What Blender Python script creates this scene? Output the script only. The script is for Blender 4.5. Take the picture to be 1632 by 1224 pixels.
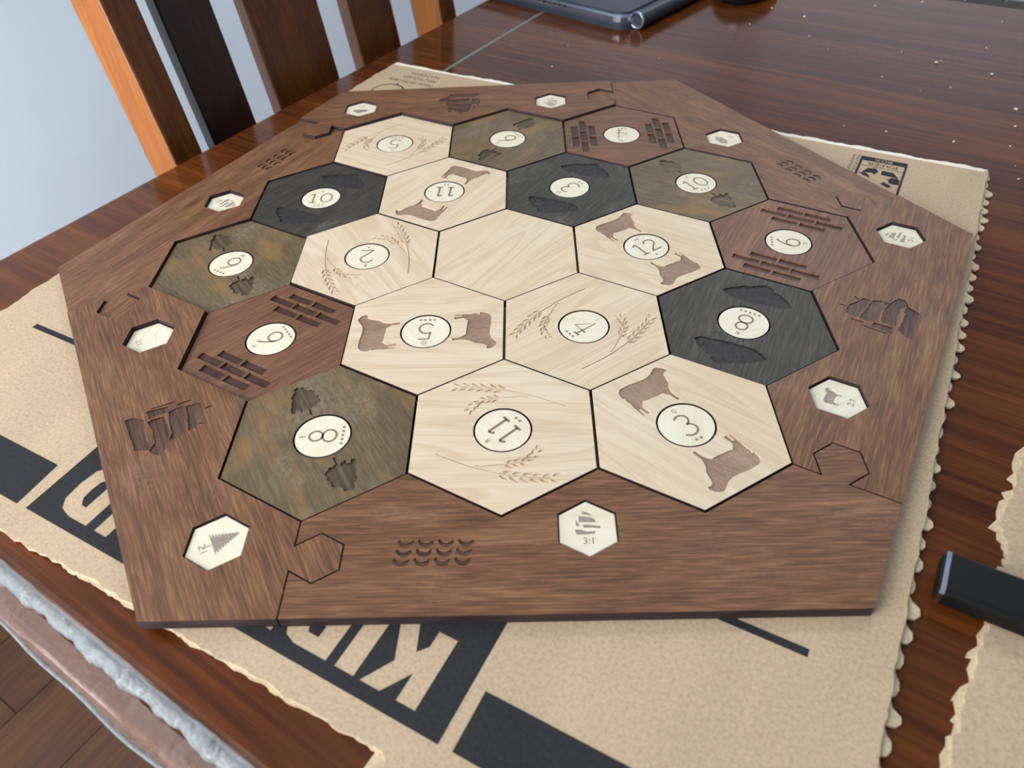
import bpy, bmesh, math, random
from mathutils import Vector, Matrix
from mathutils.geometry import tessellate_polygon, delaunay_2d_cdt

for o in list(bpy.data.objects):
    bpy.data.objects.remove(o, do_unlink=True)
scene = bpy.context.scene
COL = scene.collection
random.seed(7)

# ------------------------------------------------------------------ scale
S = 0.045                     # one unit of the board plan = side of a hexagon tile = 45 mm
TABLE_Z = 0.75
ZB = TABLE_Z + 0.19 * S       # top face of the board
ROOM = math.radians(57)       # the table and the room are turned against the board
W3 = math.sqrt(3)
PI = math.pi

# ------------------------------------------------------------------ camera
cam_d = bpy.data.cameras.new('camera')
cam = bpy.data.objects.new('camera', cam_d)
COL.objects.link(cam)
RC = Matrix(((0.9990787, 0.0035130, -0.0427707),
             (0.0281650, 0.6982916, 0.7152591),
             (0.0323791, -0.7158048, 0.6975494)))
mw = RC.transposed().to_4x4()
mw.translation = Vector((0.33088 * S, -7.79355 * S, ZB + 5.27902 * S))
cam.matrix_world = mw
cam_d.sensor_fit = 'HORIZONTAL'
cam_d.sensor_width = 36.0
cam_d.lens = 1194.2545 / 1632 * 36.0
cam_d.clip_start = 0.01
cam_d.dof.use_dof = True
cam_d.dof.focus_distance = 0.385
cam_d.dof.aperture_fstop = 13.0
scene.camera = cam

# ------------------------------------------------------------------ world, daylight, exposure
world = bpy.data.worlds.new('world')
scene.world = world
world.use_nodes = True
bg = world.node_tree.nodes['Background']
bg.inputs['Color'].default_value = (0.62, 0.76, 1.0, 1)
bg.inputs['Strength'].default_value = 1.0

def room_to_world(x, y, z):
    c, s = math.cos(ROOM), math.sin(ROOM)
    return Vector((x * c - y * s, x * s + y * c, z))

NEAR_X, FAR_X, LEFT_Y, RIGHT_Y, CEIL_Z = -0.88, 3.2, 0.84, -2.6, 2.6
WIN = (-0.02, 0.80, 0.08, 2.25)      # window opening in the near wall: y0, y1, z0, z1
ld = bpy.data.lights.new('window_daylight', 'AREA')
ld.shape = 'RECTANGLE'
ld.size = WIN[1] - WIN[0] + 0.25
ld.size_y = WIN[3] - WIN[2] + 0.4
ld.energy = 62
ld.color = (1.0, 0.985, 0.975)
lo = bpy.data.objects.new('window_daylight', ld)
COL.objects.link(lo)
lo.location = room_to_world(NEAR_X - 0.22, (WIN[0] + WIN[1]) / 2, (WIN[2] + WIN[3]) / 2)
lo.rotation_euler = (room_to_world(1, 0, 0)).to_track_quat('-Z', 'Z').to_euler()

# added fill light for wall and chair fronts; its ceiling fitting is made up
FILL_LAMP = (1.9, 0.1)
ad = bpy.data.lights.new('added_fill_light', 'AREA')
ad.shape = 'DISK'
ad.size = 0.34
ad.energy = 11
ad.color = (1.0, 0.96, 0.93)
ao = bpy.data.objects.new('added_fill_light', ad)
COL.objects.link(ao)
ao.location = room_to_world(FILL_LAMP[0], FILL_LAMP[1], CEIL_Z - 0.095)

vs = scene.view_settings
vs.view_transform = 'Standard'
vs.look = 'None'
vs.gamma = 1.0
vs.use_curve_mapping = False
vs.exposure = 0.72

# ------------------------------------------------------------------ colour and material helpers
def lin(c):
    return tuple(((v / 255) / 12.92 if v / 255 <= 0.04045 else ((v / 255 + 0.055) / 1.055) ** 2.4) for v in c) + (1,)

class NT:
    def __init__(self, name):
        self.m = bpy.data.materials.new(name)
        self.m.use_nodes = True
        self.t = self.m.node_tree
        self.b = self.t.nodes['Principled BSDF']
    def n(self, typ, **kw):
        nd = self.t.nodes.new(typ)
        for k, v in kw.items():
            if k in nd.inputs:
                nd.inputs[k].default_value = v
            else:
                setattr(nd, k, v)
        return nd
    def l(self, a, b):
        self.t.links.new(a, b)
    def ramp(self, fac, stops):
        r = self.n('ShaderNodeValToRGB')
        e = r.color_ramp.elements
        while len(e) < len(stops):
            e.new(0.5)
        for el, (p, c) in zip(e, stops):
            el.position = p
            el.color = c if len(c) == 4 else lin(c)
        self.l(fac, r.inputs['Fac'])
        return r.outputs['Color']
    def mix(self, fac, a, b, mode='MIX'):
        m = self.n('ShaderNodeMix', data_type='RGBA', blend_type=mode)
        for sock, v in ((m.inputs[0], fac), (m.inputs[6], a), (m.inputs[7], b)):
            if hasattr(v, 'is_output'):
                self.l(v, sock)
            else:
                sock.default_value = v
        return m.outputs[2]
    def grain_vec(self):
        tc = self.n('ShaderNodeTexCoord')
        ga = self.n('ShaderNodeAttribute', attribute_type='OBJECT', attribute_name='grain')
        sd = self.n('ShaderNodeAttribute', attribute_type='OBJECT', attribute_name='seed')
        vr = self.n('ShaderNodeVectorRotate', rotation_type='Z_AXIS')
        self.l(tc.outputs['Object'], vr.inputs['Vector'])
        self.l(ga.outputs['Fac'], vr.inputs['Angle'])
        ad = self.n('ShaderNodeVectorMath', operation='ADD')
        self.l(vr.outputs[0], ad.inputs[0])
        cb = self.n('ShaderNodeCombineXYZ')
        self.l(sd.outputs['Fac'], cb.inputs[0]); self.l(sd.outputs['Fac'], cb.inputs[1]); self.l(sd.outputs['Fac'], cb.inputs[2])
        self.l(cb.outputs[0], ad.inputs[1])
        return ad.outputs[0]
    def noise(self, vec, sc, detail=3.0, rough=0.5, dist=0.0):
        mp = self.n('ShaderNodeMapping')
        mp.inputs['Scale'].default_value = sc
        self.l(vec, mp.inputs['Vector'])
        nz = self.n('ShaderNodeTexNoise')
        nz.inputs['Scale'].default_value = 1.0
        nz.inputs['Detail'].default_value = detail
        nz.inputs['Roughness'].default_value = rough
        nz.inputs['Distortion'].default_value = dist
        self.l(mp.outputs[0], nz.inputs['Vector'])
        return nz.outputs['Fac']
    def bump(self, h, strength, dist):
        b = self.n('ShaderNodeBump')
        b.inputs['Strength'].default_value = strength
        b.inputs['Distance'].default_value = dist
        self.l(h, b.inputs['Height'])
        self.l(b.outputs[0], self.b.inputs['Normal'])
    def out(self, col, rough=0.5, spec=0.4, metal=0.0):
        if hasattr(col, 'is_output'):
            self.l(col, self.b.inputs['Base Color'])
        else:
            self.b.inputs['Base Color'].default_value = col
        self.b.inputs['Roughness'].default_value = rough
        self.b.inputs['Specular IOR Level'].default_value = spec
        self.b.inputs['Metallic'].default_value = metal
        return self.m

def wood(name, dark, mid, light, fine=(28, 620, 60), band=(7, 70, 20), mott=None, rough=0.5, spec=0.35, bump=0.25, contrast=0.16, bw=0.45, dust=0.0):
    t = NT(name)
    v = t.grain_vec()
    f = t.noise(v, fine, 4, 0.62, 0.4)
    b = t.noise(v, band, 3, 0.5, 0.8)
    c1 = t.ramp(f, [(0.5 - contrast, dark), (0.5, mid), (0.5 + contrast, light)])
    c2 = t.ramp(b, [(0.32, dark), (0.55, mid), (0.75, light)])
    c = t.mix(bw, c1, c2)
    if mott:
        k = t.noise(v, (22, 55, 30), 3, 0.55)
        fk = t.ramp(k, [(0.52, (0, 0, 0, 1)), (0.72, (0.8, 0.8, 0.8, 1))])
        c = t.mix(fk, c, lin(mott))
    if dust:
        k1 = t.noise(v, (38, 38, 38), 2, 0.5)
        k2 = t.noise(v, (420, 420, 420), 3, 0.7)
        d1 = t.ramp(k1, [(0.56, (0, 0, 0, 1)), (0.74, (dust, dust, dust, 1))])
        d2 = t.ramp(k2, [(0.40, (0, 0, 0, 1)), (0.65, (1, 1, 1, 1))])
        c = t.mix(t.mix(1.0, d1, d2, 'MULTIPLY'), c, lin((168, 160, 150)))
    t.bump(f, bump, 0.0003)
    return t.out(c, rough, spec)

def maple(name, base, line, cool):
    t = NT(name)
    v = t.grain_vec()
    b = t.noise(v, (5, 48, 12), 2.0, 0.45, 1.6)
    ln = t.ramp(b, [(0.40, (0, 0, 0, 1)), (0.50, (0.42, 0.42, 0.42, 1)), (0.53, (0, 0, 0, 1)), (0.64, (0.25, 0.25, 0.25, 1)), (0.67, (0, 0, 0, 1))])
    f = t.noise(v, (40, 900, 60), 3, 0.6)
    fk = t.ramp(f, [(0.35, (0.2, 0.2, 0.2, 1)), (0.6, (0, 0, 0, 1))])
    m = t.noise(v, (22, 30, 20), 2, 0.5)
    mk = t.ramp(m, [(0.42, (0, 0, 0, 1)), (0.7, (0.8, 0.8, 0.8, 1))])
    c = t.mix(mk, lin(base), lin(cool))
    c = t.mix(ln, c, lin(line))
    c = t.mix(fk, c, lin(line))
    t.bump(f, 0.12, 0.0002)
    return t.out(c, 0.55, 0.3)

def plain(name, c, rough=0.5, spec=0.4, metal=0.0, var=0.0, sc=60):
    t = NT(name)
    if var:
        v = t.grain_vec()
        k = t.noise(v, (sc, sc, sc), 4, 0.6)
        d = tuple(max(0, x * (1 - var)) for x in c)
        u = tuple(min(255, x * (1 + var)) for x in c)
        col = t.ramp(k, [(0.3, d), (0.7, u)])
    else:
        col = lin(c)
    return t.out(col, rough, spec, metal)

M = {}
M['maple'] = maple('maple', (220, 199, 168), (190, 158, 118), (223, 205, 182))
M['cream'] = maple('cream_birch', (230, 221, 195), (212, 198, 162), (234, 227, 208))
M['frame'] = wood('stained_frame', (74, 47, 30), (112, 75, 49), (156, 111, 74), fine=(60, 1100, 60), band=(16, 110, 20), bw=0.4, dust=0.12)
M['brick'] = wood('red_brown_stain', (80, 52, 37), (114, 78, 56), (142, 102, 74), fine=(50, 900, 60), bw=0.35)
M['olive'] = wood('olive_stain', (80, 66, 47), (102, 86, 61), (122, 105, 77), fine=(110, 1000, 60), band=(14, 40, 20), mott=(142, 106, 58), bw=0.35, dust=0.35)
M['coal'] = wood('black_stain', (42, 40, 35), (60, 57, 50), (86, 80, 68), fine=(60, 800, 60), rough=0.55, bw=0.3, dust=0.3)
M['e_sheep'] = wood('burnt_pale', (122, 97, 78), (148, 121, 99), (172, 146, 122), fine=(300, 1500, 60), bump=0.1)
M['e_wheat'] = wood('carved_pale', (184, 158, 126), (202, 178, 146), (214, 192, 162), bump=0.1)
M['e_brick'] = wood('burnt_brown', (52, 36, 28), (72, 50, 38), (90, 64, 48), fine=(300, 900, 60))
M['e_tree'] = wood('burnt_olive', (62, 51, 37), (84, 71, 52), (116, 100, 76), fine=(22, 420, 60), contrast=0.1)
M['e_coal'] = plain('burnt_black', (50, 47, 46), 0.6, 0.3, var=0.25, sc=400)
M['e_frame'] = wood('burnt_frame', (52, 35, 27), (80, 55, 42), (108, 78, 60), fine=(40, 700, 60), contrast=0.1)
M['e_port'] = wood('burnt_cream', (128, 114, 102), (154, 140, 126), (180, 166, 150), fine=(300, 900, 60), bump=0.05)
M['ink_num'] = plain('burnt_lettering', (134, 119, 94), 0.6, 0.2)
M['pale_cut'] = M['maple']

def char_mat():
    t = NT('charred_cut_edge')
    tc = t.n('ShaderNodeTexCoord')
    k = t.noise(tc.outputs['Object'], (40, 40, 900), 2, 0.5)
    return t.out(t.ramp(k, [(0.35, (30, 22, 22)), (0.5, (66, 50, 50)), (0.65, (44, 33, 34))]), 0.65, 0.25)
M['char'] = char_mat()

def table_mat():
    t = NT('lacquered_mahogany')
    v = t.grain_vec()
    f = t.noise(v, (9, 220, 30), 4, 0.6, 0.6)
    b = t.noise(v, (2.2, 26, 8), 3, 0.5, 0.8)
    c1 = t.ramp(f, [(0.34, (54, 25, 9)), (0.5, (86, 44, 16)), (0.68, (118, 66, 25))])
    c2 = t.ramp(b, [(0.3, (56, 24, 9)), (0.55, (90, 45, 17)), (0.75, (122, 68, 26))])
    c = t.mix(0.5, c1, c2)
    n = t.noise(v, (160, 160, 160), 3, 0.6)
    t.bump(n, 0.05, 0.0004)
    return t.out(c, 0.14, 0.22)
M['table'] = table_mat()
M['chair'] = wood('chair_varnish', (68, 36, 14), (96, 54, 20), (122, 72, 28), fine=(18, 420, 60), band=(4, 40, 20), rough=0.28, spec=0.45, bump=0.1)
M['chair_dark'] = wood('chair_dark_varnish', (36, 20, 16), (52, 30, 24), (70, 42, 32), fine=(18, 420, 60), band=(4, 40, 20), rough=0.28, spec=0.45, bump=0.1)
M['chair_gold'] = wood('chair_lit_varnish', (116, 62, 8), (134, 75, 11), (154, 90, 18), fine=(18, 300, 60), band=(4, 40, 20), rough=0.35, spec=0.25, bump=0.1)  # window light on the post sides, put into the varnish colour
M['floor'] = wood('floor_planks', (52, 29, 12), (70, 41, 17), (88, 54, 24), fine=(9, 160, 60), band=(2, 24, 20), rough=0.35, spec=0.4, bump=0.1)
M['wall'] = plain('white_wall_paint', (218, 229, 240), 0.75, 0.25, var=0.02, sc=3)
M['white'] = plain('white_gloss_paint', (232, 232, 230), 0.4, 0.4)

def kraft(name, c, amp=0.10):
    t = NT(name)
    tc = t.n('ShaderNodeTexCoord')
    a = t.noise(tc.outputs['Object'], (700, 700, 300), 4, 0.65)
    b = t.noise(tc.outputs['Object'], (35, 12, 30), 2, 0.5)
    lo_ = tuple(x * (1 - amp * 1.6) for x in c); hi = tuple(min(255, x * (1 + amp)) for x in c)
    c1 = t.ramp(a, [(0.3, lo_), (0.5, c), (0.72, hi)])
    c2 = t.ramp(b, [(0.3, tuple(x * 0.94 for x in c)), (0.7, tuple(min(255, x * 1.05) for x in c))])
    t.bump(a, 0.1, 0.0002)
    return t.out(t.mix(0.4, c1, c2), 0.8, 0.2)
M['kraft'] = kraft('kraft_cardboard', (190, 166, 136))
M['kraft_torn'] = kraft('torn_kraft_fibres', (204, 184, 152), 0.14)
M['fibre'] = kraft('bare_torn_fibres', (240, 230, 210), 0.08)
M['ink'] = kraft('black_box_ink', (46, 45, 47), 0.18)
M['lap_dark'] = plain('dark_grey_shell', (46, 54, 64), 0.45, 0.4, var=0.06, sc=40)
M['lap_silver'] = plain('silver_rim', (150, 158, 172), 0.25, 0.5, metal=0.85)
M['black'] = plain('black_plastic', (13, 13, 14), 0.55, 0.25)
M['chrome'] = plain('chrome_trim', (215, 220, 235), 0.12, 0.5, metal=1.0)
M['crumb'] = plain('pale_crumb', (226, 208, 182), 0.8, 0.2)
M['green_strip'] = plain('greenish_grey_strip', (104, 116, 108), 0.25, 0.5)

def fill_lamp_mat():  # glow for the made-up fitting of the fill light
    t = NT('fill_lamp_diffuser')
    t.b.inputs['Emission Color'].default_value = (1, .96, .9, 1)
    t.b.inputs['Emission Strength'].default_value = 3.0
    return t.out(lin((240, 238, 232)), 0.5, 0.3)
M['fill_lamp_glass'] = fill_lamp_mat()

def film_mat(name, tint, alpha, rough):
    t = NT(name)
    tc = t.n('ShaderNodeTexCoord')
    k = t.noise(tc.outputs['Object'], (130, 260, 200), 3, 0.6, 1.0)
    t.bump(k, 0.6, 0.003)
    t.out(lin(tint), rough, 0.6)
    tr_ = t.n('ShaderNodeBsdfTransparent')
    mx = t.n('ShaderNodeMixShader')
    mx.inputs[0].default_value = alpha
    t.l(tr_.outputs[0], mx.inputs[1]); t.l(t.b.outputs[0], mx.inputs[2])
    t.l(mx.outputs[0], t.t.nodes['Material Output'].inputs['Surface'])
    return t.m
M['film'] = film_mat('clear_film_roll', (150, 164, 166), 0.5, 0.10)
M['film_thin'] = film_mat('clear_film_skirt', (150, 130, 120), 0.22, 0.12)
M['glass'] = film_mat('window_pane', (220, 230, 235), 0.06, 0.02)

# ------------------------------------------------------------------ object helpers
def link_mesh(name, verts, faces, mats, parent=None, midx=None, smooth=False):
    me = bpy.data.meshes.new(name)
    me.from_pydata(verts, [], faces)
    for m in mats:
        me.materials.append(M[m])
    if midx:
        me.polygons.foreach_set('material_index', midx)
    if smooth:
        me.polygons.foreach_set('use_smooth', [True] * len(faces))
    me.update()
    o = bpy.data.objects.new(name, me)
    COL.objects.link(o)
    if parent:
        o.parent = parent
    return o

def grain(o, ang, seed):
    o['grain'] = float(ang); o['seed'] = float(seed)
    return o

def tag(o, label=None, cat=None, group=None, kind=None):
    if label: o['label'] = label
    if cat: o['category'] = cat
    if group: o['group'] = group
    if kind: o['kind'] = kind
    return o

def empty(name, loc, rz=0.0):
    o = bpy.data.objects.new(name, None)
    o.empty_display_size = 0.02
    COL.objects.link(o)
    o.location = loc
    o.rotation_euler = (0, 0, rz)
    return o

def area(p):
    return 0.5 * sum(p[i][0] * p[(i + 1) % len(p)][1] - p[(i + 1) % len(p)][0] * p[i][1] for i in range(len(p)))
def ccw(p):
    return list(p) if area(p) > 0 else list(reversed(p))
def rot(p, deg, c=(0, 0)):
    a = math.radians(deg); ca, sa = math.cos(a), math.sin(a)
    return [(c[0] + (x - c[0]) * ca - (y - c[1]) * sa, c[1] + (x - c[0]) * sa + (y - c[1]) * ca) for x, y in p]
def shift(p, dx, dy):
    return [(x + dx, y + dy) for x, y in p]
def inset(p, d):
    p = ccw(p); n = len(p); r = []
    for i in range(n):
        a, b, c = Vector(p[i - 1]), Vector(p[i]), Vector(p[(i + 1) % n])
        e1 = (b - a).normalized(); e2 = (c - b).normalized()
        n1 = Vector((-e1.y, e1.x)); n2 = Vector((-e2.y, e2.x))
        k = 1 + n1.dot(n2)
        off = (n1 + n2) * (d / max(k, 0.25))
        r.append((b.x + off.x, b.y + off.y))
    return r
def hexa(r, c=(0, 0)):
    return [(c[0] + r * math.cos(math.radians(30 + 60 * k)), c[1] + r * math.sin(math.radians(30 + 60 * k))) for k in range(6)]
def circ(r, n=48, c=(0, 0)):
    return [(c[0] + r * math.cos(2 * PI * k / n), c[1] + r * math.sin(2 * PI * k / n)) for k in range(n)]

def roughen(p, step, amp, seed):
    q = random.Random(seed); p = ccw(p); out = []
    for i in range(len(p)):
        a, b = Vector(p[i]), Vector(p[(i + 1) % len(p)]); d = b - a
        n = max(1, int(d.length / step))
        for k in range(n):
            v = a + d * (k / n) + Vector((q.uniform(-amp, amp), q.uniform(-amp, amp)))
            out.append((v.x, v.y))
    return out

def inside(x, y, p):
    c = False; j = len(p) - 1
    for i in range(len(p)):
        if (p[i][1] > y) != (p[j][1] > y) and x < (p[j][0] - p[i][0]) * (y - p[i][1]) / (p[j][1] - p[i][1]) + p[i][0]:
            c = not c
        j = i
    return c

def tris(loops):
    if len(loops) > 1:
        vs_, es = [], []
        for lp in loops:
            b = len(vs_); n = len(lp)
            vs_ += [Vector(p) for p in lp]; es += [(b + i, b + (i + 1) % n) for i in range(n)]
        ov, _, of = delaunay_2d_cdt(vs_, es, [], 0, 1e-6)[:3]
        bb = [(min(p[0] for p in h), max(p[0] for p in h), min(p[1] for p in h), max(p[1] for p in h)) for h in loops]
        out = []
        for f in of:
            a, b, c = (ov[i] for i in f)
            x, y = (a.x + b.x + c.x) / 3, (a.y + b.y + c.y) / 3
            if not inside(x, y, loops[0]): continue
            if any(q[0] <= x <= q[1] and q[2] <= y <= q[3] and inside(x, y, h) for q, h in zip(bb[1:], loops[1:])): continue
            ar = (b.x - a.x) * (c.y - a.y) - (c.x - a.x) * (b.y - a.y)
            out.append(tuple(f) if ar > 0 else (f[0], f[2], f[1]))
        return out, [(v.x, v.y) for v in ov]
    vl = [[Vector((x, y, 0)) for x, y in lp] for lp in loops]
    flat = [p for lp in loops for p in lp]
    out = []
    for t in tessellate_polygon(vl):
        a, b, c = (flat[i] for i in t)
        ar = (b[0] - a[0]) * (c[1] - a[1]) - (c[0] - a[0]) * (b[1] - a[1])
        out.append(tuple(t) if ar > 0 else (t[0], t[2], t[1]))
    return out, flat

def plate(name, outline, z0, z1, mats, parent=None, through=(), shallow=(), depth=0.014, s=S, bev=0.0):
    """mats: top, outer wall, wall of the through holes, wall of the shallow carving.
    Plan coordinates in board units, z in board units relative to the parent."""
    V, F, MI = [], [], []
    outline = ccw(outline)
    through = [ccw(h) for h in through]; shallow = [ccw(h) for h in shallow]
    top = inset(outline, bev) if bev else outline
    t, flat = tris([top] + through + shallow)
    V += [(x * s, y * s, z1 * s) for x, y in flat]
    F += t; MI += [0] * len(t)
    t, flat = tris([outline] + through)
    b = len(V)
    V += [(x * s, y * s, z0 * s) for x, y in flat]
    F += [(b + i, b + k, b + j) for i, j, k in t]; MI += [1] * len(t)
    def wall(lp, za, zb, mi, outer, lp2=None):
        b = len(V); n = len(lp); lp2 = lp2 or lp
        V.extend([(x * s, y * s, za * s) for x, y in lp]); V.extend([(x * s, y * s, zb * s) for x, y in lp2])
        for i in range(n):
            j = (i + 1) % n
            q = (b + i, b + j, b + n + j, b + n + i)
            F.append(q if outer else q[::-1]); MI.append(mi)
    if bev:
        wall(outline, z0, z1 - bev, 1, True)
        wall(outline, z1 - bev, z1, 1, True, top)
    else:
        wall(outline, z0, z1, 1, True)
    for h in through: wall(h, z0, z1, 2, False)
    for h in shallow: wall(h, z1 - depth, z1, 3, False)
    return link_mesh(name, V, F, mats, parent, MI)

def flat_poly(name, polys, z, mat, parent, s=S):
    V, F = [], []
    for p in polys:
        loops = p if isinstance(p[0][0], (tuple, list)) else [p]
        t, fl = tris([ccw(q) for q in loops]); b = len(V)
        V += [(x * s, y * s, z * s) for x, y in fl]; F += [tuple(b + i for i in q) for q in t]
    return link_mesh(name, V, F, [mat], parent)

def box_data(x0, x1, y0, y1, z0, z1):
    v = [(x0, y0, z0), (x1, y0, z0), (x1, y1, z0), (x0, y1, z0), (x0, y0, z1), (x1, y0, z1), (x1, y1, z1), (x0, y1, z1)]
    f = [(0, 3, 2, 1), (4, 5, 6, 7), (0, 1, 5, 4), (1, 2, 6, 5), (2, 3, 7, 6), (3, 0, 4, 7)]
    return v, f
def box(name, x0, x1, y0, y1, z0, z1, mats, parent=None, bev=0.0, seg=2):
    v, f = box_data(x0, x1, y0, y1, z0, z1)
    o = link_mesh(name, v, f, mats, parent)
    if bev:
        bm = bmesh.new(); bm.from_mesh(o.data)
        bmesh.ops.bevel(bm, geom=bm.edges[:], offset=bev, segments=seg, affect='EDGES', profile=0.5)
        bm.to_mesh(o.data); bm.free()
        for p in o.data.polygons: p.use_smooth = False
    return o

def text_mesh(name, body, mat, parent, loc, rz, height, width=None, z=0.0, s=S):
    cu = bpy.data.curves.new('text', 'FONT'); cu.body = body
    cu.align_x = 'CENTER'; cu.align_y = 'CENTER'; cu.resolution_u = 3
    to = bpy.data.objects.new('text', cu); COL.objects.link(to)
    dg = bpy.context.evaluated_depsgraph_get()
    me = bpy.data.meshes.new_from_object(to.evaluated_get(dg))
    bpy.data.objects.remove(to, do_unlink=True)
    xs = [v.co.x for v in me.vertices]; ys = [v.co.y for v in me.vertices]
    cx, cy = (min(xs) + max(xs)) / 2, (min(ys) + max(ys)) / 2
    sy = height / (max(ys) - min(ys)); sx = sy if width is None else width / (max(xs) - min(xs))
    a = rz; ca, sa = math.cos(a), math.sin(a)
    for v in me.vertices:
        x, y = (v.co.x - cx) * sx, (v.co.y - cy) * sy
        v.co = ((loc[0] + x * ca - y * sa) * s, (loc[1] + x * sa + y * ca) * s, z * s)
    me.materials.clear(); me.materials.append(M[mat])
    me.name = name
    o = bpy.data.objects.new(name, me); COL.objects.link(o); o.parent = parent
    return o

# ------------------------------------------------------------------ stroke numerals
def arc(cx, cy, rx, ry, a0, a1, n=14):
    return [(cx + rx * math.cos(math.radians(a0 + (a1 - a0) * k / n)), cy + ry * math.sin(math.radians(a0 + (a1 - a0) * k / n))) for k in range(n + 1)]
DIG = {
 '0': (0.72, [arc(.36, .5, .33, .48, 0, 360, 24)]),
 '1': (0.50, [[(.25, 0), (.25, .98)], [(.02, .84), (.12, .93), (.25, .98)], [(.06, 0), (.44, 0)]]),
 '2': (0.62, [arc(.31, .70, .28, .28, 165, -35, 12) + [(.36, .38), (.04, .02)], [(.03, .02), (.62, .02)]]),
 '3': (0.58, [arc(.26, .74, .25, .24, 150, -80, 12), arc(.26, .26, .30, .26, 80, -150, 14)]),
 '4': (0.66, [[(.48, 0), (.48, 1.0), (.02, .30), (.66, .30)], [(.34, 0), (.62, 0)]]),
 '5': (0.60, [[(.56, .98), (.14, .98), (.10, .56)], [(.10, .56)] + arc(.28, .32, .30, .31, 110, -150, 16)]),
 '6': (0.62, [[(.52, 1.0), (.34, .86), (.16, .62)] + arc(.32, .30, .28, .29, 170, 530, 22)]),
 '8': (0.60, [arc(.30, .74, .23, .24, -90, 270, 20), arc(.30, .25, .28, .25, 90, 450, 22)]),
}
DIG['9'] = (0.62, [[(.64 - x, 1 - y) for x, y in st] for st in DIG['6'][1]])

def ribbon(pts, w):
    closed = math.dist(pts[0], pts[-1]) < 1e-4
    L, R = [], []
    n = len(pts)
    for i in range(n):
        a = Vector(pts[i - 1 if i else (n - 2 if closed else 0)]); b = Vector(pts[i]); c = Vector(pts[i + 1 if i < n - 1 else (1 if closed else n - 1)])
        d = (c - a)
        if d.length < 1e-6: d = Vector((1, 0))
        d.normalize(); nn = Vector((-d.y, d.x)) * (w / 2)
        L.append(b + nn); R.append(b - nn)
    return L, R
def strokes_mesh(name, strokes, w, z, mat, parent, s=S):
    V, F = [], []
    for st in strokes:
        L, R = ribbon(st, w)
        b = len(V)
        for l, r in zip(L, R):
            V += [(l.x * s, l.y * s, z * s), (r.x * s, r.y * s, z * s)]
        for i in range(len(st) - 1):
            F.append((b + 2 * i, b + 2 * i + 1, b + 2 * i + 3, b + 2 * i + 2))
    return link_mesh(name, V, F, [mat], parent)
def number_strokes(txt, h, ang):
    gap = 0.16
    tot = sum(DIG[c][0] for c in txt) + gap * (len(txt) - 1)
    x = -tot / 2; out = []
    for c in txt:
        for st in DIG[c][1]:
            out.append(rot([((px + x) * h, (py - .5) * h) for px, py in st], ang))
        x += DIG[c][0] + gap
    return out

# ------------------------------------------------------------------ traced outlines (board units)
TR_sheep = [(0.001,-0.349),(0.031,-0.324),(0.093,-0.395),(0.114,-0.402),(0.140,-0.414),(0.166,-0.423),(0.203,-0.395),(0.271,-0.364),(0.327,-0.333),(0.366,-0.323),(0.379,-0.282),(0.380,-0.245),(0.315,-0.172),(0.345,-0.149),(0.396,-0.212),(0.415,-0.207),(0.366,-0.139),(0.386,-0.135),(0.441,-0.208),(0.459,-0.228),(0.487,-0.286),(0.528,-0.329),(0.534,-0.367),(0.558,-0.359),(0.581,-0.396),(0.591,-0.445),(0.571,-0.492),(0.519,-0.530),(0.450,-0.568),(0.369,-0.604),(0.301,-0.641),(0.256,-0.686),(0.226,-0.746),(0.206,-0.786),(0.168,-0.800),(0.115,-0.792),(0.074,-0.769),(0.069,-0.741),(0.104,-0.727),(0.114,-0.697),(0.099,-0.635),(0.082,-0.580),(0.091,-0.517),(0.079,-0.461),(0.062,-0.420)]
TR_rock = [(-0.566,-0.226),(-0.498,-0.208),(-0.429,-0.222),(-0.321,-0.267),(-0.201,-0.312),(-0.086,-0.376),(0.037,-0.449),(0.072,-0.518),(0.104,-0.604),(0.034,-0.629),(-0.069,-0.643),(-0.146,-0.655),(-0.217,-0.637),(-0.318,-0.642),(-0.394,-0.644),(-0.437,-0.609),(-0.462,-0.542),(-0.451,-0.514),(-0.488,-0.474),(-0.526,-0.405),(-0.559,-0.335)]
TR_tree = [(0.142,-0.275),(0.172,-0.280),(0.211,-0.363),(0.236,-0.370),(0.229,-0.333),(0.260,-0.346),(0.272,-0.304),(0.293,-0.342),(0.328,-0.349),(0.330,-0.306),(0.358,-0.300),(0.384,-0.344),(0.382,-0.393),(0.399,-0.442),(0.395,-0.478),(0.419,-0.514),(0.413,-0.561),(0.398,-0.584),(0.409,-0.631),(0.390,-0.682),(0.355,-0.669),(0.321,-0.683),(0.296,-0.645),(0.260,-0.626),(0.240,-0.643),(0.217,-0.619),(0.194,-0.619),(0.180,-0.566),(0.149,-0.547),(0.137,-0.511),(0.108,-0.481),(0.107,-0.451),(0.128,-0.433),(0.132,-0.403),(0.164,-0.398),(0.171,-0.380),(0.191,-0.369)]
TR_whA = [(0.617,0.285),(0.444,0.374),(0.309,0.436),(0.200,0.476),(0.061,0.521),(-0.078,0.559),(-0.218,0.578),(-0.340,0.592),(-0.433,0.596),(-0.563,0.585)]
TR_whB = [(0.291,0.437),(0.199,0.444),(0.062,0.430),(-0.057,0.422),(-0.185,0.401),(-0.274,0.341),(-0.368,0.207)]
TR_ship = [(-3.745,-2.744),(-3.686,-2.715),(-3.575,-2.750),(-3.511,-2.900),(-3.449,-3.021),(-3.411,-3.040),(-3.375,-3.129),(-3.506,-3.136)]
TR_shipA = [(-3.567,-2.631),(-3.495,-2.608),(-3.386,-2.567),(-3.366,-2.625),(-3.451,-2.679),(-3.513,-2.715)]
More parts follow.
